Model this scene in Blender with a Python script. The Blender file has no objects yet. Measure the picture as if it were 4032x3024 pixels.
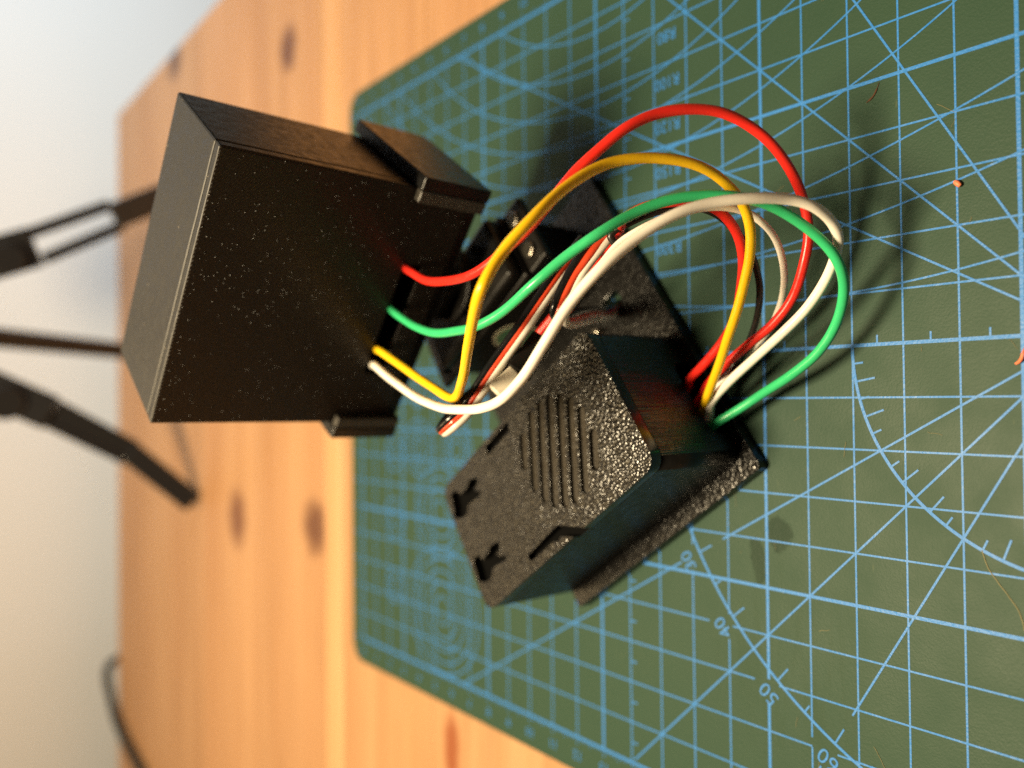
import bpy, bmesh, math, random
from mathutils import Vector, Matrix, noise
random.seed(7)
sc = bpy.context.scene
col = sc.collection
S = 0.01                                   # everything below is written in centimetres

# ------------------------------------------------------------------ camera
CAM = Vector((-0.95173, -5.62266, 15.10103))
AX = Vector((-0.00978226, -0.61575075, -0.78788027))      # picture right
AY = Vector((-0.99980364, 0.01960203, -0.00290606))       # picture down
AZ = Vector((0.01723346, 0.78769714, -0.61582159))        # into the picture
FPX = 3281.43
cd = bpy.data.cameras.new('camera'); cam = bpy.data.objects.new('camera', cd); col.objects.link(cam)
m = Matrix.Identity(4)
for i in range(3):
    m[i][0] = AX[i]; m[i][1] = -AY[i]; m[i][2] = -AZ[i]; m[i][3] = CAM[i]*S
cam.matrix_world = m
cd.sensor_width = 36; cd.lens = 29.2985; cd.clip_start = 0.005; cd.clip_end = 50
cd.dof.use_dof = True; cd.dof.focus_distance = 15.2*S; cd.dof.aperture_fstop = 7.8
sc.camera = cam
sc.render.engine = 'CYCLES'; sc.cycles.use_denoising = False; sc.cycles.sample_clamp_indirect = 4.0

# ------------------------------------------------------------------ light
w = bpy.data.worlds.new('World'); sc.world = w; w.use_nodes = True
bg = w.node_tree.nodes['Background']; bg.inputs[0].default_value = (1.0, 0.80, 0.60, 1); bg.inputs[1].default_value = 0.04
sc.view_settings.view_transform = 'Standard'; sc.view_settings.look = 'None'
sc.view_settings.exposure = 0; sc.view_settings.gamma = 1
def lamp(name, loc, target, size, watts, color, shape='DISK', size_y=None, spread=math.pi):
    l = bpy.data.lights.new(name, 'AREA'); l.shape = shape; l.size = size*S; l.energy = watts; l.color = color; l.spread = spread
    if size_y: l.size_y = size_y*S
    o = bpy.data.objects.new(name, l); col.objects.link(o)
    o.location = Vector(loc)*S
    d = (Vector(target)-Vector(loc)).normalized()
    o.rotation_euler = d.to_track_quat('-Z', 'Y').to_euler()
    return o
lamp('desk_lamp_light', (-6.8, 14.8, 50), (-2, 9, 0), 14.0, 6.3, (1.0, 0.80, 0.50))
lamp('warm_back_fill_light', (-20, 54, 72), (-8, 56, 0), 26, 1.75, (1.0, 0.72, 0.36))  # added warm fill to brighten far desk and wall, no known lamp there
lamp('window_light', (66, 30, 32), (30, 68, 4), 50, 1.4, (0.72, 0.86, 1.0), 'RECTANGLE', 40, math.radians(80))

# ------------------------------------------------------------------ helpers
def onz(u, v, z=0.0):
    d = AX*((u-2016)/FPX) + AY*((v-1512)/FPX) + AZ
    return CAM + d*((z-CAM.z)/d.z)
def atd(u, v, depth):
    return CAM + (AX*((u-2016)/FPX) + AY*((v-1512)/FPX) + AZ)*depth
def onY(u, v, Y):
    d = AX*((u-2016)/FPX) + AY*((v-1512)/FPX) + AZ
    return CAM + d*((Y-CAM.y)/d.y)

class MB:
    def __init__(s): s.v = []; s.f = []; s.mi = []; s.sm = []
    def add(s, vs, fs, mi=0, smooth=False):
        b = len(s.v); s.v += [tuple(x) for x in vs]
        for f in fs: s.f.append(tuple(b+i for i in f)); s.mi.append(mi); s.sm.append(smooth)
    def box(s, a, b, mi=0):
        x0, y0, z0 = a; x1, y1, z1 = b
        s.add([(x0,y0,z0),(x1,y0,z0),(x1,y1,z0),(x0,y1,z0),(x0,y0,z1),(x1,y0,z1),(x1,y1,z1),(x0,y1,z1)],
              [(0,3,2,1),(4,5,6,7),(0,1,5,4),(1,2,6,5),(2,3,7,6),(3,0,4,7)], mi)
    def prism(s, poly, z0, z1, mi=0, smooth=False, mi_top=None):
        n = len(poly)
        ar = sum(poly[i][0]*poly[(i+1) % n][1]-poly[(i+1) % n][0]*poly[i][1] for i in range(n))
        if ar < 0: poly = poly[::-1]
        vs = [(p[0],p[1],z0) for p in poly]+[(p[0],p[1],z1) for p in poly]
        s.add(vs, [tuple(range(n-1,-1,-1))], mi); s.add(vs, [tuple(range(n,2*n))], mi if mi_top is None else mi_top)
        s.add(vs, [(i,(i+1) % n,n+(i+1) % n,n+i) for i in range(n)], mi, smooth)
    def tube(s, pts, r, n=12, cap=True, mi=0):
        pts = [Vector(p) for p in pts]; N = len(pts)
        t0 = (pts[1]-pts[0]).normalized()
        nn = t0.orthogonal().normalized(); rings = []; vs = []
        for i, p in enumerate(pts):
            t = (pts[min(i+1,N-1)]-pts[max(i-1,0)])
            t = t.normalized() if t.length > 1e-9 else t0
            nn = (nn - t*nn.dot(t)).normalized(); bb = t.cross(nn)
            rr = r[i] if isinstance(r, (list, tuple)) else r
            for k in range(n):
                a = 2*math.pi*k/n; vs.append(p + nn*(rr*math.cos(a)) + bb*(rr*math.sin(a)))
        fs = [(i*n+k, i*n+(k+1) % n, (i+1)*n+(k+1) % n, (i+1)*n+k) for i in range(N-1) for k in range(n)]
        s.add(vs, fs, mi, True)
        if cap:
            s.add(vs[:n], [tuple(range(n-1,-1,-1))], mi); s.add(vs[-n:], [tuple(range(n))], mi)
    def bar(s, p, q, wdir, wd, th, mi=0):
        p = Vector(p); q = Vector(q); t = (q-p).normalized(); wv = Vector(wdir); wv = (wv-t*wv.dot(t)).normalized(); nv = t.cross(wv)
        vs = []
        for c in (p, q):
            for a, b in ((-1,-1),(1,-1),(1,1),(-1,1)): vs.append(c+wv*(a*wd/2)+nv*(b*th/2))
        s.add(vs, [(3,2,1,0),(4,5,6,7),(0,1,5,4),(1,2,6,5),(2,3,7,6),(3,0,4,7)], mi)
    def mesh(s, name):
        me = bpy.data.meshes.new(name); me.from_pydata([(x*S,y*S,z*S) for x,y,z in s.v], [], s.f)
        me.polygons.foreach_set('material_index', s.mi); me.polygons.foreach_set('use_smooth', s.sm); me.update()
        bm = bmesh.new(); bm.from_mesh(me); bmesh.ops.remove_doubles(bm, verts=bm.verts, dist=1e-7); bmesh.ops.recalc_face_normals(bm, faces=bm.faces); bm.to_mesh(me); bm.free()
        return me
def link(name, me, mats, parent=None, bevel=0, seg=2):
    o = bpy.data.objects.new(name, me); col.objects.link(o)
    for mt in (mats if isinstance(mats, (list, tuple)) else [mats]): me.materials.append(mt)
    if parent: o.parent = parent
    if bevel:
        b = o.modifiers.new('bevel', 'BEVEL'); b.width = bevel*S; b.segments = seg; b.limit_method = 'ANGLE'; b.angle_limit = math.radians(40)
        b.harden_normals = False
    return o
def build(mb, name, mats, parent=None, bevel=0, seg=2): return link(name, mb.mesh(name), mats, parent, bevel, seg)
def tag(o, label=None, cat=None, group=None, kind=None):
    if label: o['label'] = label
    if cat: o['category'] = cat
    if group: o['group'] = group
    if kind: o['kind'] = kind
    return o
def empty(name, mat4, label, cat, group=None):
    o = bpy.data.objects.new(name, None); o.empty_display_size = 0.01; col.objects.link(o); o.matrix_world = mat4
    return tag(o, label, cat, group)
def frame(o, x, y, z):
    mt = Matrix.Identity(4)
    for i in range(3): mt[i][0] = x[i]; mt[i][1] = y[i]; mt[i][2] = z[i]; mt[i][3] = o[i]*S
    return mt
def boolean(obj, cutters):
    for c in cutters:
        b = obj.modifiers.new('cut', 'BOOLEAN'); b.operation = 'DIFFERENCE'; b.solver = 'EXACT'; b.object = c
    bpy.context.view_layer.update()
    dg = bpy.context.evaluated_depsgraph_get()
    me = bpy.data.meshes.new_from_object(obj.evaluated_get(dg)); me.name = obj.name
    obj.modifiers.clear(); obj.data = me
    for c in cutters: bpy.data.objects.remove(c)
def spline(P, per=10):
    P = [Vector(p) for p in P]; out = []
    for i in range(len(P)-1):
        p0 = P[max(i-1,0)]; p1 = P[i]; p2 = P[i+1]; p3 = P[min(i+2,len(P)-1)]
        # centripetal Catmull-Rom
        def tj(ti, a, b): return ti+max((b-a).length, 1e-5)**0.5
        t0 = 0; t1 = tj(t0,p0,p1) if i > 0 else 1e-3; t2 = tj(t1,p1,p2); t3 = tj(t2,p2,p3) if i < len(P)-2 else t2+1e-3
        if i == 0: p0 = p1-(p2-p1)*0.001
        if i == len(P)-2: p3 = p2+(p2-p1)*0.001
        for k in range(per):
            t = t1+(t2-t1)*k/per
            A1 = p0*((t1-t)/(t1-t0))+p1*((t-t0)/(t1-t0)); A2 = p1*((t2-t)/(t2-t1))+p2*((t-t1)/(t2-t1)); A3 = p2*((t3-t)/(t3-t2))+p3*((t-t2)/(t3-t2))
            B1 = A1*((t2-t)/(t2-t0))+A2*((t-t0)/(t2-t0)); B2 = A2*((t3-t)/(t3-t1))+A3*((t-t1)/(t3-t1))
            out.append(B1*((t2-t)/(t2-t1))+B2*((t-t1)/(t2-t1)))
    out.append(P[-1]); return out

# ------------------------------------------------------------------ materials
class NT:
    def __init__(s, name):
        s.m = bpy.data.materials.new(name); s.m.use_nodes = True; s.t = s.m.node_tree; s.n = s.t.nodes
        s.b = s.n['Principled BSDF']
    def new(s, ty, **k):
        n = s.n.new(ty)
        for a, b in k.items(): setattr(n, a, b)
        return n
    def ln(s, a, b): s.t.links.new(a, b)
    def coord(s, scale=(100,100,100), rot=(0,0,0), loc=(0,0,0)):
        tc = s.new('ShaderNodeTexCoord'); mp = s.new('ShaderNodeMapping')
        mp.inputs['Scale'].default_value = scale; mp.inputs['Rotation'].default_value = rot; mp.inputs['Location'].default_value = loc
        s.ln(tc.outputs['Object'], mp.inputs['Vector']); return mp.outputs[0]
    def math(s, op, a, b=None, clamp=False):
        n = s.new('ShaderNodeMath', operation=op); n.use_clamp = clamp
        for i, x in enumerate((a, b)):
            if x is None: continue
            if isinstance(x, (int, float)): n.inputs[i].default_value = x
            else: s.ln(x, n.inputs[i])
        return n.outputs[0]
    def ramp(s, fac, stops):
        r = s.new('ShaderNodeValToRGB'); e = r.color_ramp.elements
        while len(e) < len(stops): e.new(0.5)
        for i, (p, c) in enumerate(stops):
            e[i].position = p; e[i].color = (c, c, c, 1) if isinstance(c, (int, float)) else (*c, 1)
        s.ln(fac, r.inputs[0]); return r.outputs[0]
    def mix(s, fac, a, b, blend='MIX'):
        n = s.new('ShaderNodeMix', data_type='RGBA', blend_type=blend)
        if isinstance(fac, (int, float)): n.inputs[0].default_value = fac
        else: s.ln(fac, n.inputs[0])
        for i, x in ((6, a), (7, b)):
            if isinstance(x, tuple): n.inputs[i].default_value = (*x, 1)
            else: s.ln(x, n.inputs[i])
        return n.outputs[2]
    def noise(s, vec, scale, detail=2, rough=0.5, out=0):
        n = s.new('ShaderNodeTexNoise'); n.inputs['Scale'].default_value = scale; n.inputs['Detail'].default_value = detail; n.inputs['Roughness'].default_value = rough
        s.ln(vec, n.inputs['Vector']); return n.outputs[out]
    def bump(s, h, strength, dist_cm, prev=None):
        b = s.new('ShaderNodeBump'); b.inputs['Strength'].default_value = strength; b.inputs['Distance'].default_value = dist_cm*S
        s.ln(h, b.inputs['Height'])
        if prev: s.ln(prev, b.inputs['Normal'])
        return b.outputs[0]
    def base(s, c, rough=0.5, spec=0.5):
        if isinstance(c, tuple): s.b.inputs['Base Color'].default_value = (*c, 1)
        else: s.ln(c, s.b.inputs['Base Color'])
        if isinstance(rough, (int, float)): s.b.inputs['Roughness'].default_value = rough
        else: s.ln(rough, s.b.inputs['Roughness'])
        s.b.inputs['Specular IOR Level'].default_value = spec
        return s
    def nrm(s, o): s.ln(o, s.b.inputs['Normal']); return s
def plain(name, c, rough=0.5, spec=0.5):
    return NT(name).base(c, rough, spec).m

BLK = (0.0062, 0.0058, 0.0054)
def m_speckle(name='pebbled_black_plastic', scale=15, strength=0.42, rough=0.17):
    n = NT(name); v = n.coord()
    vo = n.new('ShaderNodeTexVoronoi', feature='SMOOTH_F1'); vo.inputs['Scale'].default_value = scale; vo.inputs['Smoothness'].default_value = 0.35; n.ln(v, vo.inputs['Vector'])
    h = n.math('ADD', n.math('MULTIPLY', vo.outputs['Distance'], -1.0), n.math('MULTIPLY', n.noise(v, 24, 1), 0.25))
    h2 = n.noise(v, 4, 2)
    n.base(BLK, n.ramp(n.noise(v, 9, 2), [(0.3, rough-0.04), (0.7, rough+0.08)]), 0.5)
    n.nrm(n.bump(h2, 0.15, 0.1, n.bump(h, strength, 0.05))); return n.m
def m_layers(name, axis=2, freq=28, strength=0.25, rough=0.32, c=BLK, spec=0.5, grime=True):
    n = NT(name); v = n.coord()
    sp = n.new('ShaderNodeSeparateXYZ'); n.ln(v, sp.inputs[0])
    wob = n.math('MULTIPLY', n.noise(v, 1.5, 2), 0.10)
    x = n.math('ADD', sp.outputs[axis], wob)
    si = n.math('SINE', n.math('MULTIPLY', x, 2*math.pi*freq))
    # uneven layers: slow 1-D noise along the layer axis
    cx = n.new('ShaderNodeCombineXYZ'); n.ln(n.math('MULTIPLY', sp.outputs[axis], freq*0.7), cx.inputs[0])
    un = n.noise(cx.outputs[0], 1.0, 3)
    h = n.math('ADD', n.math('MULTIPLY', si, 0.35), n.math('MULTIPLY', un, 2.2))
    vo = n.new('ShaderNodeTexVoronoi', feature='F1'); vo.inputs['Scale'].default_value = 2.6; n.ln(v, vo.inputs['Vector'])
    vc = n.new('ShaderNodeSeparateColor'); n.ln(vo.outputs['Color'], vc.inputs[0])
    spk = n.math('MULTIPLY', n.math('LESS_THAN', vo.outputs['Distance'], 0.05), n.math('GREATER_THAN', vc.outputs[1], 0.35))
    n.base(n.mix(n.math('MULTIPLY', spk, 0.8), c, (0.22, 0.19, 0.15)), n.ramp(n.noise(v, 5, 3), [(0.3, rough-0.05), (0.7, rough+0.14)]), spec)
    n.nrm(n.bump(h, strength, 0.012)); return n.m
def m_diag(name='diagonal_printed_plastic'):
    n = NT(name); v = n.coord()
    sp = n.new('ShaderNodeSeparateXYZ'); n.ln(v, sp.inputs[0])
    x = n.math('ADD', n.math('MULTIPLY', sp.outputs[0], 0.64), n.math('MULTIPLY', sp.outputs[2], 0.77))
    y = n.math('SUBTRACT', n.math('MULTIPLY', sp.outputs[0], 0.77), n.math('MULTIPLY', sp.outputs[2], 0.64))
    si = n.math('SINE', n.math('MULTIPLY', n.math('ADD', x, n.math('MULTIPLY', n.noise(v, 3, 2), 0.06)), 2*math.pi*17))
    cb = n.new('ShaderNodeCombineXYZ'); n.ln(n.math('MULTIPLY', x, 1.0), cb.inputs[0]); n.ln(n.math('MULTIPLY', y, 0.55), cb.inputs[1])
    vo = n.new('ShaderNodeTexVoronoi', feature='F1'); vo.inputs['Scale'].default_value = 15; n.ln(cb.outputs[0], vo.inputs['Vector'])
    pim = n.ramp(vo.outputs['Distance'], [(0.0, 1.0), (0.27, 0.0)])
    gate = n.ramp(n.noise(v, 1.0, 2), [(0.35, 0.25), (0.6, 1.0)])
    vc = n.new('ShaderNodeSeparateColor'); n.ln(vo.outputs['Color'], vc.inputs[0])
    some = n.math('GREATER_THAN', vc.outputs[0], 0.42)
    hp = n.math('MULTIPLY', n.math('MULTIPLY', pim, gate), some)
    h = n.math('ADD', n.math('MULTIPLY', si, 0.28), n.math('MULTIPLY', n.noise(v, 22, 2), 0.30))
    n.base((0.0125, 0.0085, 0.0060), n.ramp(hp, [(0.02, 0.44), (0.10, 0.30)]), 0.34); n.nrm(n.bump(hp, 1.0, 0.045, n.bump(h, 0.7, 0.03))); return n.m

M = {}
M['speckle'] = m_speckle()
M['plate'] = m_speckle('pebbled_plate_plastic', 12, 0.34, 0.24)
M['diag'] = m_diag()
M['layers_x'] = m_layers('layered_black_plastic', 0, 22, 0.22, 0.30)
M['layers_y'] = m_layers('ribbed_black_plastic', 1, 20, 0.8, 0.22, BLK, 0.75)
M['smooth_side'] = m_layers('fine_layered_black_plastic', 2, 24, 0.16, 0.27, BLK, 0.32)
M['top_sheen'] = m_layers('satin_black_plastic', 1, 26, 0.10, 0.42, (0.013, 0.0122, 0.0115), 0.55)
M['grille_floor'] = m_layers('ribbed_recess_plastic', 0, 26, 0.7, 0.42, (0.020, 0.0145, 0.007), 0.35)
M['rough_print'] = m_layers('rough_printed_plastic', 2, 16, 1.0, 0.42, (0.040, 0.035, 0.028), 0.6)
M['recess_shade'] = plain('recess_shade_black', (0.003, 0.003, 0.003), 0.9, 0.03)  # shade inside the lid cut-outs, put into the floor colour
M['rim'] = plain('glossy_black_rim', (0.012, 0.011, 0.010), 0.22, 0.55)
M['dark'] = plain('hollow_black_plastic', (0.006, 0.006, 0.006), 0.6, 0.2)
M['servo'] = plain('smoky_black_nylon', (0.008, 0.007, 0.006), 0.36, 0.4)
M['metal'] = NT('bright_steel').base((0.34, 0.31, 0.26), 0.3).m; M['metal'].node_tree.nodes['Principled BSDF'].inputs['Metallic'].default_value = 1
def wire_mat(name, c, rough=0.27, tint=0.08):
    n = NT(name); v = n.coord((100,100,100))
    f = n.noise(v, 1.2, 3)
    n.base(n.mix(n.ramp(f, [(0.35, 0.0), (0.7, 1.0)]), c, tuple(x*(1-tint) for x in c)), n.ramp(n.noise(v, 6, 2), [(0.3, rough-0.08), (0.7, rough+0.10)]), 0.45)
    n.nrm(n.bump(n.noise(v, 14, 2), 0.06, 0.02)); n.b.inputs['Subsurface Weight'].default_value = 0.0
    return n.m
M['red'] = wire_mat('red_silicone', (0.78, 0.028, 0.018))
M['yellow'] = wire_mat('yellow_silicone', (0.92, 0.55, 0.012))
M['green'] = wire_mat('green_silicone', (0.040, 0.50, 0.19))
M['white'] = wire_mat('white_silicone', (0.90, 0.85, 0.76))
M['black'] = wire_mat('black_silicone', (0.014, 0.012, 0.011), 0.3)
M['ribred'] = wire_mat('orange_red_vinyl', (0.62, 0.06, 0.022), 0.22)
M['ribblack'] = wire_mat('glossy_black_vinyl', (0.008, 0.008, 0.009), 0.16)
M['ribwhite'] = wire_mat('off_white_vinyl', (0.70, 0.66, 0.58), 0.25)
M['cream'] = plain('cream_nylon', (0.66, 0.60, 0.48), 0.4)
M['tripod'] = plain('black_tripod_plastic', (0.014, 0.013, 0.013), 0.28, 0.5)
M['rubber'] = plain('black_rubber', (0.012, 0.011, 0.010), 0.55, 0.3)
M['orange'] = plain('orange_shaving', (0.85, 0.22, 0.10), 0.5)
M['brown'] = plain('brown_fibre', (0.10, 0.045, 0.025), 0.7, 0.2)
M['pale'] = plain('pale_scratch', (0.17, 0.16, 0.085), 0.7, 0.2)

# mat surface (n = away, m = picture down; local x = -m, y = n)
n = NT('green_cutting_mat'); v = n.coord()
big = n.noise(v, 0.35, 3)
c = n.mix(big, (0.019, 0.050, 0.031), (0.025, 0.058, 0.035))
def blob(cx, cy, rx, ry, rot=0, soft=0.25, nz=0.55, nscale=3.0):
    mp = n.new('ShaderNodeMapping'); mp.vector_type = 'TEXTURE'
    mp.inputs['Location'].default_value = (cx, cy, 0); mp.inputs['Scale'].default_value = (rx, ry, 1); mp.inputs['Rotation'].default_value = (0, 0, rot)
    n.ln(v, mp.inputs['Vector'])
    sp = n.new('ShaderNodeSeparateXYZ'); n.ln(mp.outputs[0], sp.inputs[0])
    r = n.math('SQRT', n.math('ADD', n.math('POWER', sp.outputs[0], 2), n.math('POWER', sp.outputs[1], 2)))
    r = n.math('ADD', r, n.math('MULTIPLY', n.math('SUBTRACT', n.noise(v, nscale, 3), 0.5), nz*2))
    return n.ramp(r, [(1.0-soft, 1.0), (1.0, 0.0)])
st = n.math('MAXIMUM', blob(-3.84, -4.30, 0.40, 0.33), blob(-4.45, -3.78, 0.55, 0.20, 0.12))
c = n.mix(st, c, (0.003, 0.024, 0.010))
# scuffed, streaky patch
mp = n.new('ShaderNodeMapping'); mp.inputs['Scale'].default_value = (0.5, 4.2, 1); mp.inputs['Rotation'].default_value = (0, 0, 0.62); n.ln(v, mp.inputs['Vector'])
strk = n.ramp(n.noise(mp.outputs[0], 1.3, 4, 0.6), [(0.46, 0.0), (0.62, 1.0)])
c = n.mix(n.math('MULTIPLY', n.math('MULTIPLY', strk, blob(-6.4, -4.4, 2.3, 2.3, 0, 0.6, 0.4, 0.8)), 0.6), c, (0.017, 0.046, 0.023))
# small cut marks
mp2 = n.new('ShaderNodeMapping'); mp2.inputs['Scale'].default_value = (1.2, 9, 1); mp2.inputs['Rotation'].default_value = (0, 0, 0.9); n.ln(v, mp2.inputs['Vector'])
cut = n.ramp(n.noise(mp2.outputs[0], 1.1, 2), [(0.76, 0.0), (0.80, 1.0)])
c = n.mix(n.math('MULTIPLY', cut, 0.4), c, (0.10, 0.12, 0.06))
peb = n.noise(v, 25, 2, 0.6)
rgh = n.ramp(n.noise(v, 1.1, 3), [(0.3, 0.50), (0.75, 0.60)])
n.base(c, rgh, 0.24); n.nrm(n.bump(peb, 0.26, 0.025)); M['mat'] = n.m
n = NT('blue_mat_ink'); v = n.coord(); f = n.noise(v, 24, 3, 0.7)
n.base(n.mix(n.ramp(f, [(0.35, 0.0), (0.75, 1.0)]), (0.020, 0.165, 0.50), (0.034, 0.20, 0.54)), n.ramp(n.noise(v, 1.1, 3), [(0.3, 0.42), (0.75, 0.54)]), 0.4)
n.nrm(n.bump(n.noise(v, 19, 2, 0.6), 0.4, 0.03)); M['ink'] = n.m

# wood: grain runs along local x
def m_wood(name, tint, knots, seed, band=None):
    n = NT(name); v = n.coord()
    mp = n.new('ShaderNodeMapping'); mp.inputs['Scale'].default_value = (0.035, 0.55, 0.3); mp.inputs['Location'].default_value = (seed*3.1, seed*7.7, 0); n.ln(v, mp.inputs['Vector'])
    g = n.noise(mp.outputs[0], 1.0, 5, 0.6)
    mp2 = n.new('ShaderNodeMapping'); mp2.inputs['Scale'].default_value = (0.12, 4.0, 1); mp2.inputs['Location'].default_value = (seed, seed*2.3, 0); n.ln(v, mp2.inputs['Vector'])
    fine = n.noise(mp2.outputs[0], 1.0, 4, 0.6)
    a = tuple(x*t for x, t in zip((0.485, 0.270, 0.132), tint)); b = tuple(x*t for x, t in zip((0.395, 0.195, 0.084), tint))
    c = n.mix(n.ramp(g, [(0.35, 0.0), (0.7, 1.0)]), a, b)
    c = n.mix(n.math('MULTIPLY', n.ramp(fine, [(0.45, 0.0), (0.7, 1.0)]), 0.42), c, tuple(x*0.58 for x in b))
    for kx, ky, rx, ry, kc in knots:
        mk = n.new('ShaderNodeMapping'); mk.vector_type = 'TEXTURE'; mk.inputs['Location'].default_value = (kx, ky, 0); mk.inputs['Scale'].default_value = (rx, ry, 1); n.ln(v, mk.inputs['Vector'])
        sp = n.new('ShaderNodeSeparateXYZ'); n.ln(mk.outputs[0], sp.inputs[0])
        r = n.math('SQRT', n.math('ADD', n.math('POWER', sp.outputs[0], 2), n.math('POWER', sp.outputs[1], 2)))
        r = n.math('ADD', r, n.math('MULTIPLY', n.math('SUBTRACT', n.noise(v, 1.2, 2), 0.5), 0.5))
        c = n.mix(n.math('MULTIPLY', n.ramp(r, [(0.35, 1.0), (0.85, 0.35), ]), n.math('LESS_THAN', r, 1.9)), c, c) if False else c
        c = n.mix(n.ramp(r, [(0.42, 1.0), (0.72, 0.55), (1.15, 0.0)]), c, kc)
    n.base(c, n.ramp(fine, [(0.3, 0.42), (0.7, 0.55)]), 0.4); n.nrm(n.bump(fine, 0.15, 0.03)); return n.m

n = NT('painted_wall_plaster'); v = n.coord((1,1,1)); f = n.noise(v, 3.0, 3)
n.base(n.mix(f, (0.74, 0.74, 0.73), (0.80, 0.80, 0.79)), 0.8, 0.2); n.nrm(n.bump(n.noise(v, 160, 2), 0.1, 0.05)); M['wall'] = n.m

# ------------------------------------------------------------------ setting: wall, desk
mb = MB(); mb.box((-260, 68, -90), (260, 76, 200)); wall = build(mb, 'wall', M['wall']); tag(wall, 'plain pale wall behind the far edge of the wooden desk', 'wall', kind='structure')

desk = empty('desk', frame((0, 27, -0.3), (1,0,0), (0,1,0), (0,0,1)), 'light pine desk top of long glued boards with dark knots, under the green mat', 'desk')
DK = (0.13, 0.050, 0.022)
bounds = [(-31, -15.2), (-15.2, -5.0), (-5.0, 5.6), (5.6, 18.7), (18.7, 25.32), (25.35, 27.0), (27.03, 34.6), (34.63, 42.7), (42.73, 55.7), (55.73, 62.7)]
kn = {3: [(-12.5, 17.5, 1.5, 0.55, (0.26, 0.075, 0.025))],
      6: [(15.2, 30.5, 1.4, 1.15, DK), (-6.4, 27.9, 1.5, 1.5, DK)],
      7: [(-7.0, 37.3, 1.9, 1.5, (0.17, 0.065, 0.028))],
      8: [(20.4, 47.9, 1.6, 1.7, (0.11, 0.05, 0.028)), (14, 53.0, 2.2, 0.8, (0.36, 0.19, 0.09))]}
tints = [(1,1,1)]*4+[(1.0,1.0,0.98),(1.24,1.30,1.30),(0.97,0.96,0.95),(1.02,1.0,0.98),(0.93,0.93,0.93),(0.86,0.84,0.82)]
for i, (y0, y1) in enumerate(bounds):
    mb = MB(); mb.box((-44, y0-27, -2.8), (21, y1-27, 0))
    ks = [(a, b-27, c, d, e) for a, b, c, d, e in kn.get(i, [])]
    pm = m_wood('pine_board', tints[i], ks, i+1)
    build(mb, 'plank', pm, desk, 0.12 if i in (4, 5, 9) else 0.05, 3)

# ------------------------------------------------------------------ cutting mat with printed grid
mat = empty('cutting_mat', frame((0, 9, -0.3), (1,0,0), (0,1,0), (0,0,1)), 'dark green cutting mat printed with blue grid, arcs and angle numbers on the desk', 'cutting mat')
def rrect(x0, y0, x1, y1, r, k=6):
    P = []
    for cx, cy, a0 in ((x1-r,y1-r,0),(x0+r,y1-r,90),(x0+r,y0+r,180),(x1-r,y0+r,270)):
        for i in range(k+1):
            a = math.radians(a0+90*i/k); P.append((cx+r*math.cos(a), cy+r*math.sin(a)))
    return P
mb = MB(); mb.prism(rrect(-10.95, -14.9, 10.95, 14.9, 0.75), 0, 0.3); build(mb, 'mat_sheet', M['mat'], mat, 0.04, 2)
ZP = 0.3035
def P2(nn, mm): return Vector((-mm, nn-9))          # grid coords (n,m) -> mat local xy
def strip(mb, pts, wd, z=ZP):
    pts = [Vector(p) for p in pts]; vs = []; N = len(pts)
    for i, p in enumerate(pts):
        t = (pts[min(i+1,N-1)]-pts[max(i-1,0)]).normalized(); q = Vector((-t.y, t.x))*wd/2
        vs += [(p.x+q.x, p.y+q.y, z), (p.x-q.x, p.y-q.y, z)]
    mb.add(vs, [(2*i, 2*i+1, 2*i+3, 2*i+2) for i in range(N-1)])
TH, TK = 0.036, 0.068
g = MB()
gaps = {}                                        # gaps where numbers interrupt the grid
def gridline_const_n(nn, wd, z):
    cuts = [(4.35, 4.95)] if nn == 7 else [(5.75, 6.30)] if nn == 6 else [(6.92, 7.42)] if nn == 5 else [(7.82, 8.02)] if nn == 4 else []
    a = -10.0
    for c0, c1 in cuts: strip(g, [P2(nn, a), P2(nn, c0)], wd, z); a = c1
    strip(g, [P2(nn, a), P2(nn, 10.0)], wd, z)
def gridline_const_m(mm, wd, z):
    cuts = [(5.9, 6.55)] if mm == 6 else [(4.75, 5.35)] if mm == 7 else [(3.45, 4.0)] if mm == 8 else []
    a = -5.0
    for c0, c1 in cuts: strip(g, [P2(a, mm), P2(c0, mm)], wd, z); a = c1
    strip(g, [P2(a, mm), P2(23.0, mm)], wd, z)
for nn in range(-5, 24): gridline_const_n(nn, TK if nn % 5 == 0 or nn == 23 else TH, ZP)
for mm in range(-10, 11): gridline_const_m(mm, TK if mm % 5 == 0 else TH, ZP+0.0006)
for i in range(-10, 46): strip(g, [P2(i/2+0.0, 0.03), P2(i/2, -0.18)], TH, ZP+0.0012) if i % 2 else None
for i in range(-20, 21): strip(g, [P2(9, i/2), P2(8.8, i/2)], TH, ZP+0.0012) if i % 2 else None
for i in range(-50, 231):                          # millimetre scale along both sides
    L = 0.40 if i % 10 == 0 else 0.28 if i % 5 == 0 else 0.16
    for sg in (-1, 1): strip(g, [P2(i/10, sg*10.0), P2(i/10, sg*(10.0+L*0.55))], 0.022, ZP+0.0018)
build(g, 'printed_grid', M['ink'], mat)
a = MB()
def arc(cn, cm, r, a0, a1, wd, z, k=90, clip=True):
    seg = []
    for i in range(k+1):
        t = math.radians(a0+(a1-a0)*i/k); nn = cn+r*math.cos(t); mm = cm+r*math.sin(t)
        if not clip or (-5 <= nn <= 23 and -10 <= mm <= 10): seg.append(P2(nn, mm))
        else:
            if len(seg) > 1: strip(a, seg, wd, z)
            seg = []
    if len(seg) > 1: strip(a, seg, wd, z)
zz = ZP+0.0024
arc(-1, 0, 4, 0, 90, 0.060, zz); arc(-1, 0, 9, 0, 90, 0.060, zz)
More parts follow.
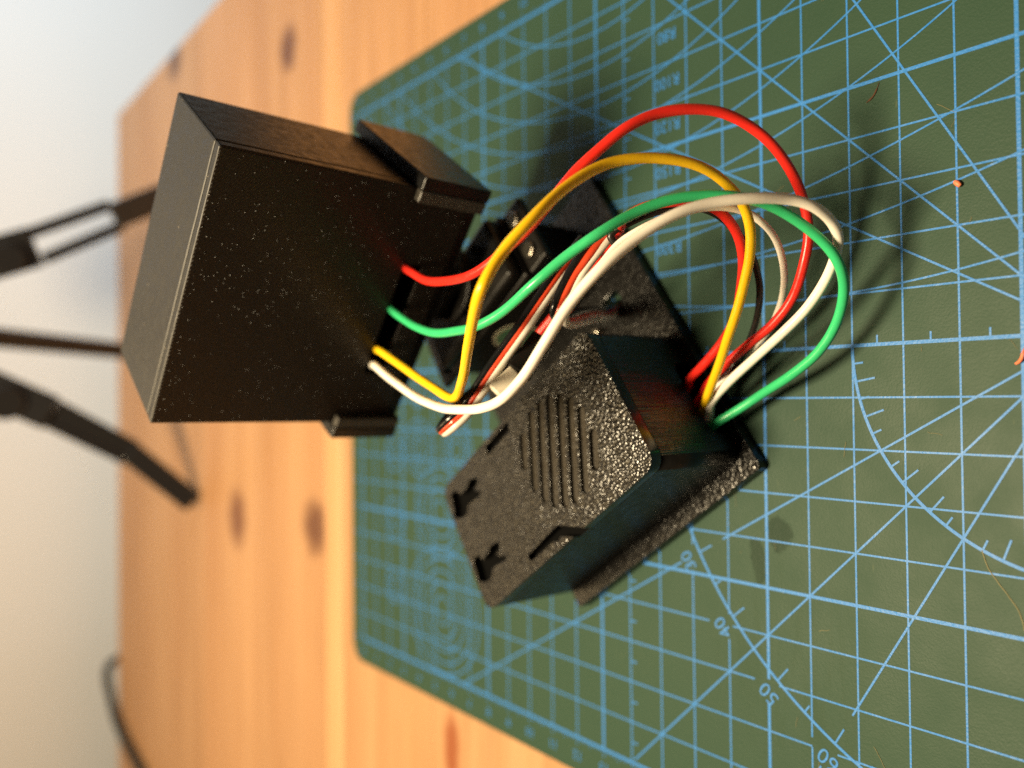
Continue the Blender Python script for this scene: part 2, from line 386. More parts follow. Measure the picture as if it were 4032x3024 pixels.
for d in range(5, 90, 5):
    t = math.radians(d); cs, sn = math.cos(t), math.sin(t)
    for R in (4, 9):
        if d in (30, 45, 60) and R == 4: continue
        L = 0.39 if d % 10 == 0 else 0.20
        strip(a, [P2(-1+cs*(R-L), sn*(R-L)), P2(-1+cs*R, sn*R)], TH, zz+0.0006)
def radial(d, r0, r1):
    t = math.radians(d); cs, sn = math.cos(t), math.sin(t); seg = []
    for i in range(121):
        r = r0+(r1-r0)*i/120; nn = -1+r*cs; mm = r*sn
        if -5 <= nn <= 23 and abs(mm) <= 10: seg.append(P2(nn, mm))
    if len(seg) > 1: strip(a, [seg[0], seg[-1]], TH*1.12, zz+0.0012)
for d in (30, 60): radial(d, 0, 8.24); radial(d, 9.62, 30); radial(-d, 0, 30)
radial(45, 0, 30); radial(-45, 0, 30)
for cn, cm, r in ((10.0,-15.1,6.52),(10.15,-16.0,8.38),(10.19,-16.88,10.26),(10.13,-19.33,13.54),(9.9,-19.3,14.57),(9.3,-21.6,17.74),(11.0,-36.37,33.85),(8.2,-32.68,30.75),(4.4,-25.49,24.5)):
    arc(cn, cm, r, 20, 160, TH, zz+0.0018, 220)
for k, (cn, cm, rs) in enumerate(((17.5,7.9,(0.45,0.9,1.3,1.7,2.05)),(17.6,4.7,(0.4,0.8,1.15,1.5)),(18.9,2.6,(0.35,0.65,0.95)),(16.6,2.6,(0.3,0.55,0.85)),(18.9,0.6,(0.3,0.6)),(16.9,0.7,(0.3,0.6,0.9)),(20.6,7.6,(0.3,0.6)),(20.6,5.2,(0.35,0.7)),(20.6,2.9,(0.3,0.6)),(20.8,1.0,(0.3,)))):
    for r in rs: arc(cn, cm, r, 0, 360, TH, zz+0.0024+k*0.0002, 48)
build(a, 'printed_arcs', M['ink'], mat)
def textmesh(s, size):
    cu = bpy.data.curves.new('t', 'FONT'); cu.body = s; cu.size = size; cu.align_x = 'CENTER'; cu.align_y = 'CENTER'; cu.resolution_u = 3
    o = bpy.data.objects.new('t', cu); col.objects.link(o); bpy.context.view_layer.update()
    me = bpy.data.meshes.new_from_object(o.evaluated_get(bpy.context.evaluated_depsgraph_get()))
    bpy.data.objects.remove(o); bpy.data.curves.remove(cu); return me
t = MB()
def put(mb, s, pos, up, size, z, scx=1.0):
    me = textmesh(s, size); up = Vector(up).normalized(); rt = Vector((up.y, -up.x))
    vs = [(pos[0]+rt.x*p.co.x*scx+up.x*p.co.y, pos[1]+rt.y*p.co.x*scx+up.y*p.co.y, z) for p in me.vertices]
    mb.add(vs, [tuple(f.vertices) for f in me.polygons]); bpy.data.meshes.remove(me)
zt = ZP+0.006
for d in range(10, 90, 10):
    th = math.radians(d+0.3); put(t, str(d), P2(-1+9.39*math.cos(th), 9.39*math.sin(th)), (-math.sin(th), math.cos(th)), 0.46, zt)
for s, mm in (('R80', -7.66), ('R100', -6.55), ('R120', -5.5), ('R150', -4.43), ('R200', -3.5), ('R300', -2.59)):
    put(t, s, P2(7.58, mm), (-1, 0), 0.40, zt, 0.92)
for i in range(-5, 24):
    put(t, str(23-i), P2(i, 10.48), (-1, 0), 0.36, zt); put(t, str(23-i), P2(i, -10.48), (1, 0), 0.36, zt)
for i in range(-10, 11): put(t, str(10-i), P2(23.42, i), (0, 1), 0.34, zt)
tag(build(t, 'printed_numbers', M['ink'], mat), kind='stuff')
sc_ = MB()
def wiggle(pts, wd, z):
    strip(sc_, [(p[0]+random.uniform(-.01,.01), p[1]+random.uniform(-.01,.01)) for p in pts], wd, z)
wiggle([P2(0.71+(0.0-0.71)*i/14+0.05*math.sin(i*0.5), 3.62+1.3*i/14) for i in range(15)], 0.016, zt+0.002)
wiggle([P2(2.7-0.35*i/8, 7.6+0.45*i/8+0.02*i*i/8) for i in range(9)], 0.009, zt+0.002)
for _ in range(26):
    nn = random.uniform(-1, 6); mm = random.uniform(-8, 9); an = random.uniform(0, 3.1); L = random.uniform(0.05, 0.35)
    wiggle([P2(nn+math.cos(an)*L*i/4, mm+math.sin(an)*L*i/4) for i in range(5)], random.uniform(0.004, 0.009), zt+0.002)
tag(build(sc_, 'scratch_marks', M['pale'], mat), kind='stuff')

# ------------------------------------------------------------------ base plate (frame a, b)
A = Vector((-0.5780635, 0.8159918, 0)); B = Vector((0.8159918, 0.5780635, 0)); O = Vector((-2.2512, 5.3563, 0))
def AB(a_, b_, z_): return O + A*a_ + B*b_ + Vector((0, 0, z_))
FB = frame(O, B, A, Vector((0,0,-1)))                       # unused handedness helper
# local x = b, local y = a would be left-handed with z up, so use x = -a, y = b
def fr(origin): return frame(origin, -A, B, Vector((0,0,1)))
F0 = fr(O)
plate = empty('base_plate', F0, 'flat black pebbled printed plate lying on the green mat under the black boxes', 'base plate')
mb = MB(); mb.prism(rrect(-6.68, -0.42, 0.26, 8.45, 0.12, 3), 0.0, 0.3)
pl = build(mb, 'plate_body', M['plate'], plate)
hole = MB(); hole.prism(rrect(-1.45, 5.0, -0.75, 5.45, 0.1, 3), -0.5, 0.8); hc = build(hole, 'h', M['dark'], None); hc.matrix_world = F0
boolean(pl, [hc])
b_ = pl.modifiers.new('bevel', 'BEVEL'); b_.width = 0.03*S; b_.segments = 2; b_.limit_method = 'ANGLE'

# ------------------------------------------------------------------ case with speaker grille
FC = fr(O+Vector((0,0,0.3)))
case = empty('speaker_case', FC, 'low black case with round slotted speaker grille on top, wires entering its short side', 'case')
HT = 2.70                                                    # local height
body = MB(); body.prism(rrect(-6.79, 0, 0, 3.46, 0.34, 8), 0.0, HT-0.30, 0, True)
cb = build(body, 'case_body', [M['smooth_side'], M['layers_y'], M['dark']], case)
cut = MB(); cut.prism(rrect(-6.55, 0.24, -0.24, 3.22, 0.2, 4), -0.2, HT-0.55); c1 = build(cut, 'c', M['dark']); c1.matrix_world = FC
sl = MB()
pr = [(0.62,-0.05),(0.62,0.32),(0.66,0.44),(0.74,0.53),(0.86,0.57),(2.28,0.57),(2.41,0.53),(2.50,0.44),(2.53,0.32),(2.53,-0.05)]
sl.add([(-0.6,y,z) for y, z in pr]+[(0.4,y,z) for y, z in pr], [tuple(range(10)), tuple(range(19,9,-1))]+[(i,(i+1) % 10,10+(i+1) % 10,10+i) for i in range(10)])
c2 = build(sl, 'c', M['dark']); c2.matrix_world = FC
boolean(cb, [c1, c2])
for p in cb.data.polygons:
    c_ = p.center/S
    if p.normal.x > 0.9 and c_.x > -0.02: p.material_index = 1
    elif abs(c_.x+3.4) < 3.2 and 0.2 < c_.y < 3.25 and c_.z < 2.2 and abs(p.normal.z) < 0.95: p.material_index = 2 if c_.x < -0.2 else p.material_index
for p in cb.data.polygons: p.use_smooth = abs(p.normal.x) < 0.985 and abs(p.normal.y) < 0.985 and abs(p.normal.z) < 0.5 and p.material_index == 0
lid = MB(); lid.prism(rrect(-6.79, 0, 0, 3.46, 0.34, 8), HT-0.285, HT, 0, True)
ld = build(lid, 'case_lid', [M['speckle'], M['rim'], M['grille_floor'], M['recess_shade']], case)
cuts = []
def cutter(poly, depth):
    mb = MB(); mb.prism(poly, HT-depth, HT+0.3); o = build(mb, 'c', M['grille_floor']); o.matrix_world = FC; cuts.append(o)
ctr = Vector((-2.30, 1.80)); sd = Vector((-0.527, -0.85)); sd = Vector((-0.527, 0.85)).normalized()
# grille slots run along direction (a +0.527, b -0.85); local x = -a
sd = Vector((-0.527, -0.85)).normalized(); so = Vector((0.85, -0.527)).normalized()
for i in range(8):
    off = (i-3.5)*0.338; R = 1.26
    if abs(off) >= R: continue
    L = math.sqrt(R*R-off*off); w2 = 0.122; P = []
    c_ = ctr+so*off
    for k in range(6):
        an = math.pi*k/5; P.append(c_+sd*(L-0.11+0.11*math.sin(an)) + so*(w2*math.cos(an)))
    for k in range(6):
        an = math.pi*k/5; P.append(c_-sd*(L-0.11+0.11*math.sin(an)) - so*(w2*math.cos(an)))
    cutter([(p.x, p.y) for p in P], 0.085)
def pxcut(ox, oy, k, pts, depth):
    P = []
    for x, y in pts:
        q = onz(ox+x/k, oy+y/k, 3.0)-O; P.append((-(q.dot(A)), q.dot(B)))
    gx = sum(p[0] for p in P)/len(P); gy = sum(p[1] for p in P)/len(P)
    cutter([(gx+(p[0]-gx)*1.22, gy+(p[1]-gy)*1.22) for p in P], depth)
pxcut(1700, 1900, 2.765, [(495,900),(480,850),(520,800),(570,845),(610,790),(640,720),(710,680),(725,745),(690,790),(720,815),(780,805),(770,850),(690,890),(650,930),(650,1000),(600,1045),(530,1040),(520,980)], 0.24)
pxcut(1700, 1900, 2.765, [(250,200),(235,140),(275,95),(330,135),(375,85),(400,10),(470,-20),(480,45),(445,85),(475,110),(510,100),(495,150),(430,195),(390,240),(385,310),(330,350),(265,340),(265,275)], 0.24)
def loc(*ab): return [(-x, y) for x, y in ab]
cutter(loc((4.6,0.40),(4.55,0.24),(3.6,0.24),(3.42,0.16),(3.30,0.22),(2.95,0.02),(2.86,-0.2),(2.52,-0.2),(2.56,0.02),(3.26,0.46),(3.52,0.46)), 0.22)
cutter(loc((4.55,3.10),(4.5,3.33),(3.4,3.33),(3.45,3.10)), 0.22)
boolean(ld, cuts)
for p in ld.data.polygons:
    c_ = p.center/S
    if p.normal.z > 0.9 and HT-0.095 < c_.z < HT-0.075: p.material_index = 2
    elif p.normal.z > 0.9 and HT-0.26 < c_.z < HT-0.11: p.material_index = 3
    elif abs(p.normal.z) < 0.5 and (c_.x > -0.36 or c_.x < -6.43 or c_.y < 0.02 or c_.y > 3.12): p.material_index = 1
    else: p.material_index = 0
# rounded top rim as a separate thin moulding lying along the lid edge
pts = [(x, y, HT-0.075) for x, y in rrect(-6.79, 0, 0, 3.46, 0.34, 8)]
b2 = ld.modifiers.new('bevel', 'BEVEL'); b2.width = 0.06*S; b2.segments = 3; b2.limit_method = 'ANGLE'; b2.angle_limit = math.radians(60)

# ------------------------------------------------------------------ upper box (own frame: w, d, h -> local)
RW = Vector((-0.8125853, 0.58134862, 0.04170014)); RD = Vector((0.58250848, 0.81245977, 0.02435153)); RH = Vector((-0.01972296, 0.04407838, -0.99883337))
KB = 15.3/14.2
OB = CAM + (Vector((3.41992, 8.54754, 10.28985))-CAM)*KB; W_, D_, H_ = 5.919, 2.670, 5.4526
BC = OB + (RW*(W_/2) + RD*(D_/2) + RH*H_)*KB
# local axes: x = -w (right), y = d (away), z = -h (up)
FBX = frame(BC, -RW, RD, -RH)
def L(w_, d_, h_): return ((W_/2-w_)*KB, (d_-D_/2)*KB, (H_-h_)*KB)
def lbox(mb, w0, d0, h0, w1, d1, h1, mi=0):
    p = L(w0, d0, h0); q = L(w1, d1, h1)
    mb.box(tuple(min(a, b) for a, b in zip(p, q)), tuple(max(a, b) for a, b in zip(p, q)), mi)
sbox = empty('sensor_box', FBX, 'tall black box held above the plate, four coloured wires leaving its front slot', 'box')
sh = MB(); FT = 0.24
lbox(sh, 0, FT+0.012, 0, W_, D_, H_)
shell = build(sh, 'box_shell', [M['layers_x'], M['top_sheen'], M['dark']], sbox)
ci = MB(); lbox(ci, 0.2, -0.5, 0.2, W_-0.2, D_-0.2, H_-0.2); c3 = build(ci, 'c', M['dark']); c3.matrix_world = FBX
boolean(shell, [c3])
for p in shell.data.polygons:
    c_ = p.center/S/KB
    if p.normal.z > 0.9 and c_.z > H_-0.05: p.material_index = 1
    elif abs(c_.x) < W_/2-0.1 and abs(c_.y) < D_/2-0.1 and 0.1 < c_.z < H_-0.1: p.material_index = 2
bb = shell.modifiers.new('bevel', 'BEVEL'); bb.width = 0.05*S; bb.segments = 2; bb.limit_method = 'ANGLE'
fp = MB(); lbox(fp, 0, 0, 0, W_, FT, H_)
panel = build(fp, 'front_panel', [M['diag'], M['top_sheen'], M['layers_x'], M['rim']], sbox)
cs = MB(); lbox(cs, 1.74, -0.5, 4.42, 4.52, 0.6, 4.86); c4 = build(cs, 'c', M['dark']); c4.matrix_world = FBX
boolean(panel, [c4])
for p in panel.data.polygons:
    c_ = p.center/S/KB
    if p.normal.z > 0.9 and c_.z > H_-0.05: p.material_index = 1
    elif abs(p.normal.x) > 0.9: p.material_index = 2
    elif p.normal.z > 0.9: p.material_index = 3
    else: p.material_index = 0
bb = panel.modifiers.new('bevel', 'BEVEL'); bb.width = 0.04*S; bb.segments = 2; bb.limit_method = 'ANGLE'
# cradle round the foot of the box
cr = empty('box_cradle', FBX, 'black cradle with two side cheeks gripping the foot of the upper box', 'bracket')
base = MB(); lbox(base, -0.28, 0.02, H_+0.01, W_+0.28, D_+0.25, H_+0.26); build(base, 'cradle_floor', M['layers_x'], cr, 0.02)
for sgn in (0, 1):
    ck = MB()
    P = [(-0.22, 4.02), (D_+0.22, 3.90), (D_+0.22, 5.40), (D_-0.1, H_+0.26), (-0.22, H_+0.26)]
    w0, w1 = (-0.30, -0.015) if sgn == 0 else (W_+0.015, W_+0.30)
    vs = [L(w0, d_, h_) for d_, h_ in P]+[L(w1, d_, h_) for d_, h_ in P]
    ck.add(vs, [tuple(range(5)), tuple(range(9,4,-1))]+[(i,(i+1) % 5,5+(i+1) % 5,5+i) for i in range(5)])
    co = build(ck, 'side_cheek', M['layers_x'], cr, 0.03)
    lp = MB(); lw0, lw1 = (-0.012, 0.26) if sgn == 0 else (W_-0.26, W_+0.012)
    lbox(lp, lw0, -0.215, 4.04, lw1, -0.012, H_+0.24); build(lp, 'front_lip', M['rough_print'], co, 0.03)

# ------------------------------------------------------------------ servo under the cradle
FS = fr(O+Vector((0,0,0.3)))
sv = empty('servo_motor', FS, 'smoky black servo motor with oval green sticker, standing on the plate below the cradle', 'servo')
SB0, SB1 = 5.95, 7.95
sb = MB(); sb.box((-5.0, SB0, 0.0), (-1.1, SB1, 2.35)); build(sb, 'servo_body', M['servo'], sv, 0.08, 3)
gb = MB(); gb.box((-4.93, SB0+0.07, 2.355), (-1.17, SB1-0.07, 2.75)); build(gb, 'gear_housing', M['servo'], sv, 0.12, 3)
for x0, x1 in ((-5.72, -5.005), (-1.095, -0.4)):
    e = MB(); e.box((x0, SB0+0.05, 1.98), (x1, SB1-0.05, 2.22)); eo = build(e, 'mounting_ear', M['servo'], sv, 0.06, 2)
    for yy in (SB0+0.5, SB1-0.5):
        s_ = MB(); s_.prism([((x0+x1)/2+0.2*math.cos(k*math.pi/6), yy+0.2*math.sin(k*math.pi/6)) for k in range(12)], 2.222, 2.34, 0, False); build(s_, 'screw', M['metal' if x0 > -3 else 'servo'], eo, 0.03)
HX, HY = -3.0, 7.3
hn = MB(); hn.prism([(HX+0.95*math.cos(k*math.pi/16), HY+0.95*math.sin(k*math.pi/16)) for k in range(32)], 2.90, 3.06, 0, True)
hn.prism([(HX+0.34*math.cos(k*math.pi/10), HY+0.34*math.sin(k*math.pi/10)) for k in range(20)], 2.755, 2.898, 0, True); ho = build(hn, 'horn_disc', M['servo'], sv, 0.03)
up_ = MB(); up_.prism(rrect(HX-0.9, HY-0.55, HX+0.9, HY+0.75, 0.2, 3), 3.062, 3.36); build(up_, 'horn_adapter', M['layers_x'], sv, 0.03)
for k in range(3):
    s_ = MB(); an = k*2.1+0.6; cx, cy = HX+1.25*math.cos(an), HY+0.5*math.sin(an)
    s_.prism([(cx+0.11*math.cos(j*math.pi/5), cy+0.11*math.sin(j*math.pi/5)) for j in range(10)], 2.752, 2.86); build(s_, 'screw', M['metal'], ho)
# sticker on the front face (plane y = 5.55)
def on_front(u, v, bb_=SB0):
    d = AX*((u-2016)/FPX) + AY*((v-1512)/FPX) + AZ
    s_ = ((O+B*bb_-CAM).dot(B))/d.dot(B); q = CAM+d*s_-O
    return (-(q.dot(A)), q.z-0.3)
sx, sz = on_front(2028, 1322)
def oval(rx, rz, y, k=32): return [(sx+rx*math.cos(2*math.pi*i/k), y, sz+rz*math.sin(2*math.pi*i/k)) for i in range(k)]
def odisc(rx, rz, y0, y1):
    mb = MB(); k = 32; mb.add(oval(rx, rz, y0)+oval(rx, rz, y1), [tuple(range(k)), tuple(range(2*k-1, k-1, -1))]+[(i,(i+1) % k,k+(i+1) % k,k+i) for i in range(k)]); return mb
M['st_green'] = plain('sticker_green', (0.16, 0.36, 0.20), 0.3); M['st_cream'] = plain('sticker_cream', (0.72, 0.66, 0.48), 0.3)
so_ = build(odisc(0.50, 0.66, SB0-0.002, SB0-0.009), 'sticker', M['st_cream'], sv); build(odisc(0.42, 0.56, SB0-0.010, SB0-0.013), 'sticker_field', M['st_green'], so_)
tx = MB(); me = textmesh('QC', 0.5)
tx.add([(sx+p.co.x, SB0-0.0145, sz+p.co.y) for p in me.vertices], [tuple(f.vertices) for f in me.polygons]); build(tx, 'sticker_text', M['st_cream'], so_)

# ------------------------------------------------------------------ wires
K = 4032/2212
def path(pts, z4=False, z3=False):
    """(u, v, depth) in picture-measured positions -> 3-D"""
    out = []
    for u, v, d in pts: out.append(atd(u*K, v*K, d if d > 16 else 16-(16-d)*0.68))
    return out
def fill(pts):                               # missing depths (None) are interpolated along the path
    P = [list(p) for p in pts]; L_ = [0]
    for i in range(1, len(P)): L_.append(L_[-1]+math.hypot(P[i][0]-P[i-1][0], P[i][1]-P[i-1][1]))
    kn = [i for i, p in enumerate(P) if p[2] is not None]
    for a_, b_ in zip(kn, kn[1:]):
        for j in range(a_+1, b_):
            t_ = (L_[j]-L_[a_])/(L_[b_]-L_[a_]); P[j][2] = P[a_][2]+(P[b_][2]-P[a_][2])*(t_*t_*(3-2*t_)*0.5+t_*0.5)
    return P
def slotpt(w_, h_, d_): return OB + (RW*w_ + RD*d_ + RH*h_)*KB
N_ = None
def wire(name, mat_, pts, label, start=None, end=None, r=0.094, group=None):
    pts = list(pts)
    if pts[-1][2] is None: pts[-1] = (pts[-1][0], pts[-1][1], (AB(*end[0])-CAM).dot(AZ)-0.25)
    P = path(fill(pts))
    if start: P = [slotpt(*s) for s in start]+P
    if end: P = P+[AB(*e) for e in end]
    P = spline(P, 9); mb = MB(); sd_ = random.random()*50
    P = [p+noise.noise_vector(p*0.9+Vector((sd_, 0, 0)))*0.022 for p in P]
    mb.tube(P, [r*(1+0.035*noise.noise(p*1.7+Vector((0, sd_, 0)))) for p in P], 16)
    o = build(mb, name, mat_); org = P[0].copy()
    o.data.transform(Matrix.Translation(-org*S)); o.location = org*S
    return tag(o, label, 'wire', group)
G = 'wires looping between the two black boxes'
wire('wire', M['red'], [(892,590,18.2),(915,603,N_),(950,608,17.0),(1010,597,N_),(1048,577,15.3),(1080,552,N_),(1135,502,14.0),(1180,448,N_),(1215,405,13.3),(1245,368,N_),(1293,322,N_),(1350,277,13.2),(1420,246,N_),(1490,235,13.5),(1560,242,N_),(1620,271,N_),(1670,313,14.1),(1710,372,N_),(1737,440,14.8),(1747,505,N_),(1736,570,15.3),(1712,640,N_),(1672,698,16.2),(1620,742,N_),(1565,790,17.2),(1528,830,N_)],
     'red wire making the widest loop, arching highest above the other wires', [(1.86,4.55,0.7),(1.88,4.56,0.25)], [(-0.04,1.5,0.70),(0.4,1.5,0.6)], group=G)
wire('wire', M['yellow'], [(822,759,19.4),(850,778,N_),(900,812,18.2),(945,844,N_),(968,858,17.0),(980,861,N_),(989,852,16.6),(996,830,N_),(1007,780,14.6),(1021,702,12.9),(1043,622,11.6),(1088,541,N_),(1150,470,11.8),(1223,404,N_),(1305,358,12.9),(1385,343,N_),(1455,345,13.4),(1512,360,N_),(1562,390,N_),(1600,432,14.2),(1620,488,N_),(1620,550,14.8),(1604,622,N_),(1582,700,15.9),(1556,780,N_),(1532,845,17.3)],
     'yellow wire with a sharp kink beside the upper box, looping to the case', [(4.0,4.56,0.7),(3.95,4.58,0.2)], [(-0.02,1.25,0.70),(0.4,1.22,0.6)], group=G)
wire('wire', M['green'], [(862,681,18.8),(893,703,N_),(932,717,17.4),(985,716,N_),(1032,703,15.6),(1085,672,N_),(1150,616,13.9),(1225,553,N_),(1300,499,13.2),(1370,459,N_),(1440,434,13.2),(1510,424,N_),(1580,425,13.3),(1650,440,N_),(1718,475,13.6),(1780,524,N_),(1813,572,13.9),(1823,630,N_),(1808,698,14.9),(1770,758,N_),(1712,808,16.2),(1640,856,17.0),(1585,890,N_),(1552,911,17.7)],
     'green wire curving over the mat and entering the case alone at its slot corner', [(2.86,4.56,0.7),(2.88,4.56,0.2)], [(-0.02,0.82,0.66),(0.4,0.84,0.55)], group=G)
wire('wire', M['white'], [(812,792,19.7),(850,824,N_),(905,860,17.9),(950,879,N_),(990,885,15.8),(1040,882,N_),(1088,858,13.7),(1128,815,N_),(1178,738,12.8),(1235,652,N_),(1300,579,12.2),(1378,512,N_),(1450,468,12.3),(1535,440,N_),(1620,428,12.6),(1700,431,N_),(1757,447,13.1),(1795,478,N_),(1810,515,13.9),(1804,556,N_),(1780,612,14.7),(1742,665,N_),(1690,718,15.8),(1625,777,N_),(1568,832,17.1),(1535,872,N_)],
     'cream white wire in front of all others, sagging below the yellow kink', [(4.42,4.58,0.7),(4.36,4.6,0.15)], [(0.0,1.03,0.68),(0.4,1.03,0.55)], group=G)
def z4(x, y): return ((1650+x/1.8433)/K, (800+y/1.8433)/K)
def z3(x, y): return ((1600+x/1.185)/K, (350+y/1.185)/K)
wire('wire', M['red'], [(*z4(860,965),19.4),(*z4(930,885),N_),(*z4(1010,790),19.0),(*z4(1110,690),N_),(*z4(1225,540),18.0),(*z4(1330,400),N_),(*z4(1405,270),16.8),(*z4(1465,165),N_),(1340,478,14.7),(1385,450,N_),(1440,437,14.5),(1505,437,N_),(1555,457,14.9),(1588,497,N_),(1604,550,15.5),(1603,615,N_),(1590,680,16.6),(1560,740,N_),(1520,790,17.6),(1492,820,N_)],
     'red wire of the inner lower loop, running behind the yellow wire into the case', None, [(0.0,1.88,0.72),(0.4,1.85,0.6)], group=G)
wire('wire', M['black'], [(*z4(1330,470),15.4),(*z4(1430,330),N_),(1320,507,15.1),(1365,478,N_),(1420,457,14.9),(1490,447,N_),(1545,462,15.2),(1590,500,N_),(1622,545,15.9),(1638,600,N_),(1640,650,16.5),(1632,700,N_),(1615,745,17.2),(1585,800,N_),(1550,845,17.9),(1530,872,N_)],
     'black wire of the inner loop passing behind the red and white wires', None, [(0.0,1.0,0.52),(0.4,1.0,0.5)], r=0.07, group=G)
wire('wire', M['white'], [(1236,651,15.6),(1266,612,15.2),(1298,571,14.8),(1340,522,N_),(1410,482,14.2),(1490,455,N_),(1560,447,14.6),(1612,458,N_),(1645,480,15.0),(1672,513,N_),(1689,556,15.7),(1695,605,N_),(1688,655,16.5),(1668,702,N_),(1630,750,17.3),(1580,802,N_),(1540,850,17.9)],
     'thinner white wire of the inner loop, half hidden behind the front white wire', None, [(0.0,1.15,0.55),(0.4,1.15,0.5)], r=0.07, group=G)

def ribbon(label, strands, r=0.084):
    first = None
    for mk, pts in strands:
        P = spline([p if isinstance(p, Vector) else atd(p[0]*K, p[1]*K, p[2]) for p in pts], 9)
        if first is None:
            org = P[0].copy(); root = empty('ribbon_cable', frame(org, (1,0,0), (0,1,0), (0,0,1)), label, 'cable', 'three strand servo cables')
            first = org
        mb = MB(); mb.tube([q-first for q in P], r, 12); build(mb, 'strand', M[mk], root)
def off(pts, k):                             # sideways offset in the picture, in 2212-px units
    out = []
    for i, p in enumerate(pts):
        q0 = pts[max(i-1,0)]; q1 = pts[min(i+1,len(pts)-1)]; du, dv = q1[0]-q0[0], q1[1]-q0[1]; l_ = math.hypot(du, dv)
        out.append((p[0]+k*dv/l_, p[1]-k*du/l_, p[2]+0.0))
    return out
ra = [(975,915,17.0),(1003,889,16.9),(1030,850,16.8),(1063,800,16.7),(1100,748,16.6),(1135,699,16.5),(1170,648,16.5),(1200,605,16.6),(1232,562,16.8),(1265,520,17.0)]
head = [(1040,838,19.4),(1000,872,18.6),(962,912,16.0),(953,930,15.45)]
def cable_a(k): return [(h[0]+k*0.75, h[1]+k*0.55, h[2]+0.05) for h in head[:2]] + [(954+k*0.62+1, 931+k*0.45, 17.3)] + off(ra, -k)
ribbon('flat black, red and white servo cable running diagonally with a fold past the case corner',
       [('ribblack', cable_a(-9.5)), ('ribred', cable_a(0.0)), ('ribwhite', cable_a(9.5))])
hz = AB(1.08, 5.2, 0.1)
def zz4(L_, d0, d1, dend):
    n_ = len(L_); o_ = []
    for i, (x, y) in enumerate(L_): o_.append((*z4(x, y), d0+(d1-d0)*i/(n_-1)))
    return o_
def cable_b(la, lb, k):
    P = zz4(la, 15.9, 16.2, 0); P += [(*z4(x, y), 16.6+(20.3-16.6)*i/(len(lb)-1)) for i, (x, y) in enumerate(lb)]
    return P+[AB(1.08, 5.2+k*0.12, 0.0)]
ribbon('flat black, red and white servo cable bent double and dropping through the plate',
       [('ribblack', cable_b([(1375,200),(1300,250),(1228,292),(1160,390),(1082,520),(1010,670),(978,775)], [(990,835),(1050,838),(1150,792),(1260,772),(1360,766)], 1)),
        ('ribred', cable_b([(1385,215),(1330,262),(1250,360),(1190,445),(1130,530),(1052,690),(1012,790)], [(1015,848),(1070,862),(1150,832),(1270,806),(1360,796)], 0)),
        ('ribwhite', cable_b([(1395,235),(1345,300),(1285,375),(1195,500),(1115,660),(1068,780)], [(1060,850),(1105,886),(1180,870),(1270,845),(1350,828)], -1))])
# plug pair joining the loop wires to the servo leads
ca = atd(*[c_*K for c_ in z4(905,985)], 16.9); cb_ = atd(*[c_*K for c_ in z4(720,1235)], 16.6); ce = atd(*[c_*K for c_ in z4(560,1385)], 16.5)
ctr_ = (ca+cb_)/2
conn = empty('connector', frame(ca, (1,0,0), (0,1,0), (0,0,1)), 'small black plug with cream end, under the white wire at the case edge', 'connector')
mb = MB(); mb.bar(Vector((0,0,0)), cb_-ca, Vector((0.8,0.55,0.2)), 0.50, 0.28); build(mb, 'plug_housing', M['servo'], conn, 0.03)
mb = MB(); mb.bar((cb_-ca)*1.01, ce-ca, Vector((0.8,0.55,0.2)), 0.42, 0.24); build(mb, 'plug_tip', M['cream'], conn, 0.04)
# steel pin head by the cable hole
pin = MB(); pin.prism([(0.1*math.cos(k*math.pi/6), 0.1*math.sin(k*math.pi/6)) for k in range(12)], 0, 0.28, 0, True)
po = build(pin, 'pin', M['metal'], None, 0.03); po.matrix_world = frame(AB(1.75, 4.85, 0.3), (1,0,0), (0,1,0), (0,0,1)); tag(po, 'tiny steel pin standing on the plate beside the cable hole', 'pin')

# ------------------------------------------------------------------ little scraps on the mat
def scrap(pts, wd, th, label, name='shaving'):
    org = Vector(pts[0]); mb = MB()
    P = spline([Vector(p)-org for p in pts], 5); mb.tube(P, [wd*(0.45+0.55*math.sin(math.pi*min(1, 0.15+0.8*i/len(P)))) for i in range(len(P))], 8)
    o = build(mb, name, M['orange']); o.location = org*S; return tag(o, label, 'scrap')
scrap([onz(4036,1372,0.05), onz(4028,1392,0.12), onz(4022,1412,0.10), onz(4008,1428,0.05), onz(3998,1432,0.04)], 0.028, 0, 'thin curled orange shaving on the mat at the right picture edge')
scrap([onz(3760,716,0.04), onz(3770,722,0.06), onz(3782,732,0.05)], 0.05, 0, 'tiny orange flake on the mat beside a grid line')
org = onz(3420,402,0.02); mb = MB(); mb.tube(spline([onz(u,v,0.012)-org for u,v in ((3461,325),(3452,352),(3436,382),(3412,404))],6), [0.006]*6+[0.016]*7+[0.02]*3+[0.01]*3, 6)
fb = build(mb, 'fibre', M['brown']); fb.location = org*S; tag(fb, 'thin reddish brown fibre lying on the mat between grid lines', 'fibre')

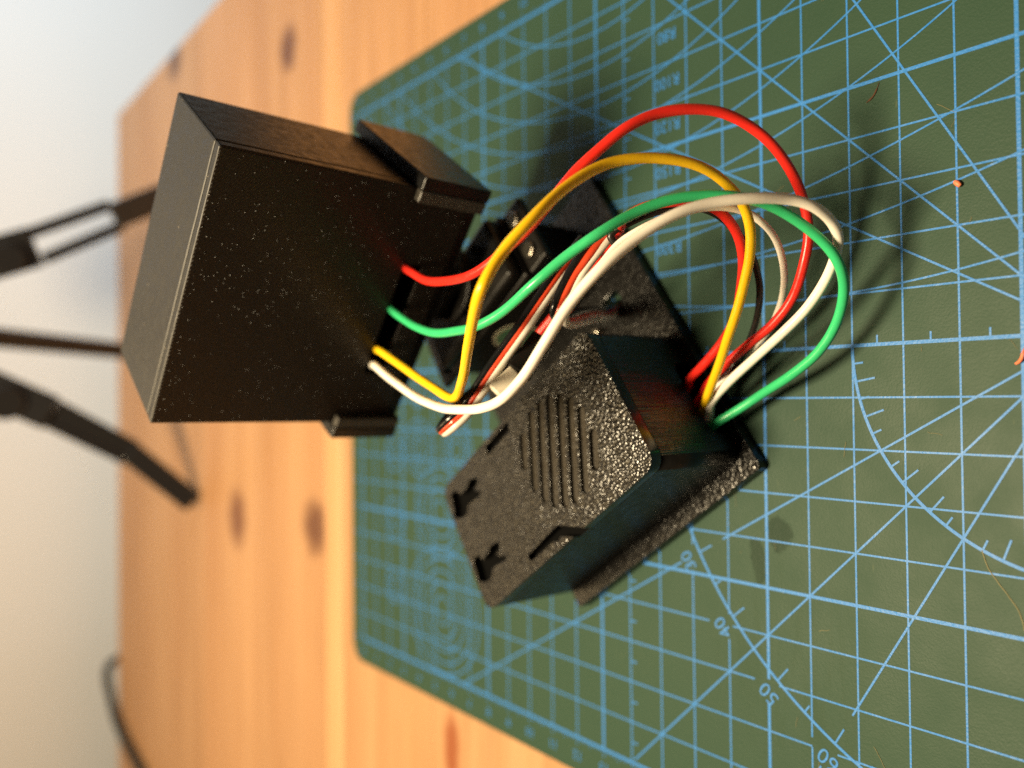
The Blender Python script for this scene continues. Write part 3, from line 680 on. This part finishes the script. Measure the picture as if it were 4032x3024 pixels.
# ------------------------------------------------------------------ background: small tripod and cable
foot = [onz(430*K,1085*K,-0.3), onz(420*K,405*K,-0.3), onz(305*K,765*K,-0.3)]
apex = Vector((3.7, 47.7, 17.1))
tri = empty('tripod', frame((apex.x, apex.y, -0.3), (1,0,0), (0,1,0), (0,0,1)), 'small black tripod with slotted legs standing far back on the desk', 'tripod')
to = Vector((apex.x, apex.y, -0.3))
def leg(pts, wd, slot):
    """pts: apex, slot start, knee, foot (world)"""
    p0, p1, p2, p3 = [Vector(p)-to for p in pts]; view = (Vector(pts[2])-CAM).normalized()
    t_ = (p3-p0).normalized(); wv = t_.cross(view).normalized()
    mb = MB(); mb.bar(p0, p1, wv, wd*1.25, 0.7); lg = build(mb, 'leg', M['tripod'], tri, 0.08, 2)
    r_ = MB(); wv2 = (p2-p1).cross(view).normalized()
    for sg in (-1, 1): r_.bar(p1+wv2*(sg*wd*0.42), p2+wv2*(sg*wd*0.36), wv2, wd*(0.26 if slot else 0.36), 0.45)
    if slot == 'web': r_.bar(p1+wv2*0.0, p2, wv2, wd*0.62, 0.12)
    build(r_, 'leg_rails', M['tripod'], lg, 0.04, 2)
    q_ = MB(); q_.bar(p2-(p3-p2).normalized()*0.2, p3, (p3-p2).cross(view).normalized(), wd*0.85, 0.55); build(q_, 'leg_tip', M['tripod'], lg, 0.15, 3)
    return lg
leg([apex, onY(112*K,893*K,45.0), onY(285*K,980*K,44.2), foot[0]+Vector((0,0,0.3))], 1.5, 'web')
lr = leg([apex, onY(78*K,532*K,45.3), onY(250*K,466*K,44.4), foot[1]+Vector((0,0,0.3))], 1.75, '')
k_ = MB(); kp = onY(18*K,560*K,45.4)-to; vw = (onY(18*K,560*K,45.4)-CAM).normalized()
k_.tube([kp-vw*0.55, kp+vw*0.55], 0.85, 20); build(k_, 'hinge_knob', M['tripod'], lr, 0.08, 2)
k_ = MB(); kp = onY(12*K,868*K,45.4)-to; k_.tube([kp-vw*0.55, kp+vw*0.55], 0.9, 20); build(k_, 'hinge_knob', M['tripod'], tri, 0.08, 2)
mb = MB(); mb.tube([apex-to, onY(0,730*K,50.5)-to, onY(258*K,757*K,54.0)-to, foot[2]+Vector((0,0,0.3))-to], [0.62,0.6,0.55,0.5], 14); build(mb, 'leg', M['tripod'], tri)
mb = MB(); mb.tube([apex-to-Vector((0,0,1.0)), apex-to+Vector((0,0,2.2))], 1.5, 20); build(mb, 'tripod_head', M['tripod'], tri, 0.1, 2)
cp = [onz(330*K,1720*K,0.1), onz(300*K,1659*K,0.1), onz(270*K,1600*K,0.1), onz(250*K,1550*K,0.15), onY(238*K,1500*K,62.6), onY(231*K,1460*K,63.1), onY(238*K,1435*K,63.6), onY(252*K,1418*K,64.2)-Vector((0,0,1.0)), onY(262*K,1405*K,64.6)-Vector((0,0,6))]
org = cp[1].copy(); mb = MB(); mb.tube(spline([p-org for p in cp], 8), 0.30, 12); o = build(mb, 'power_cable', M['rubber']); o.location = org*S
tag(o, 'black power cable lying on the desk and dropping behind its far edge', 'cable')
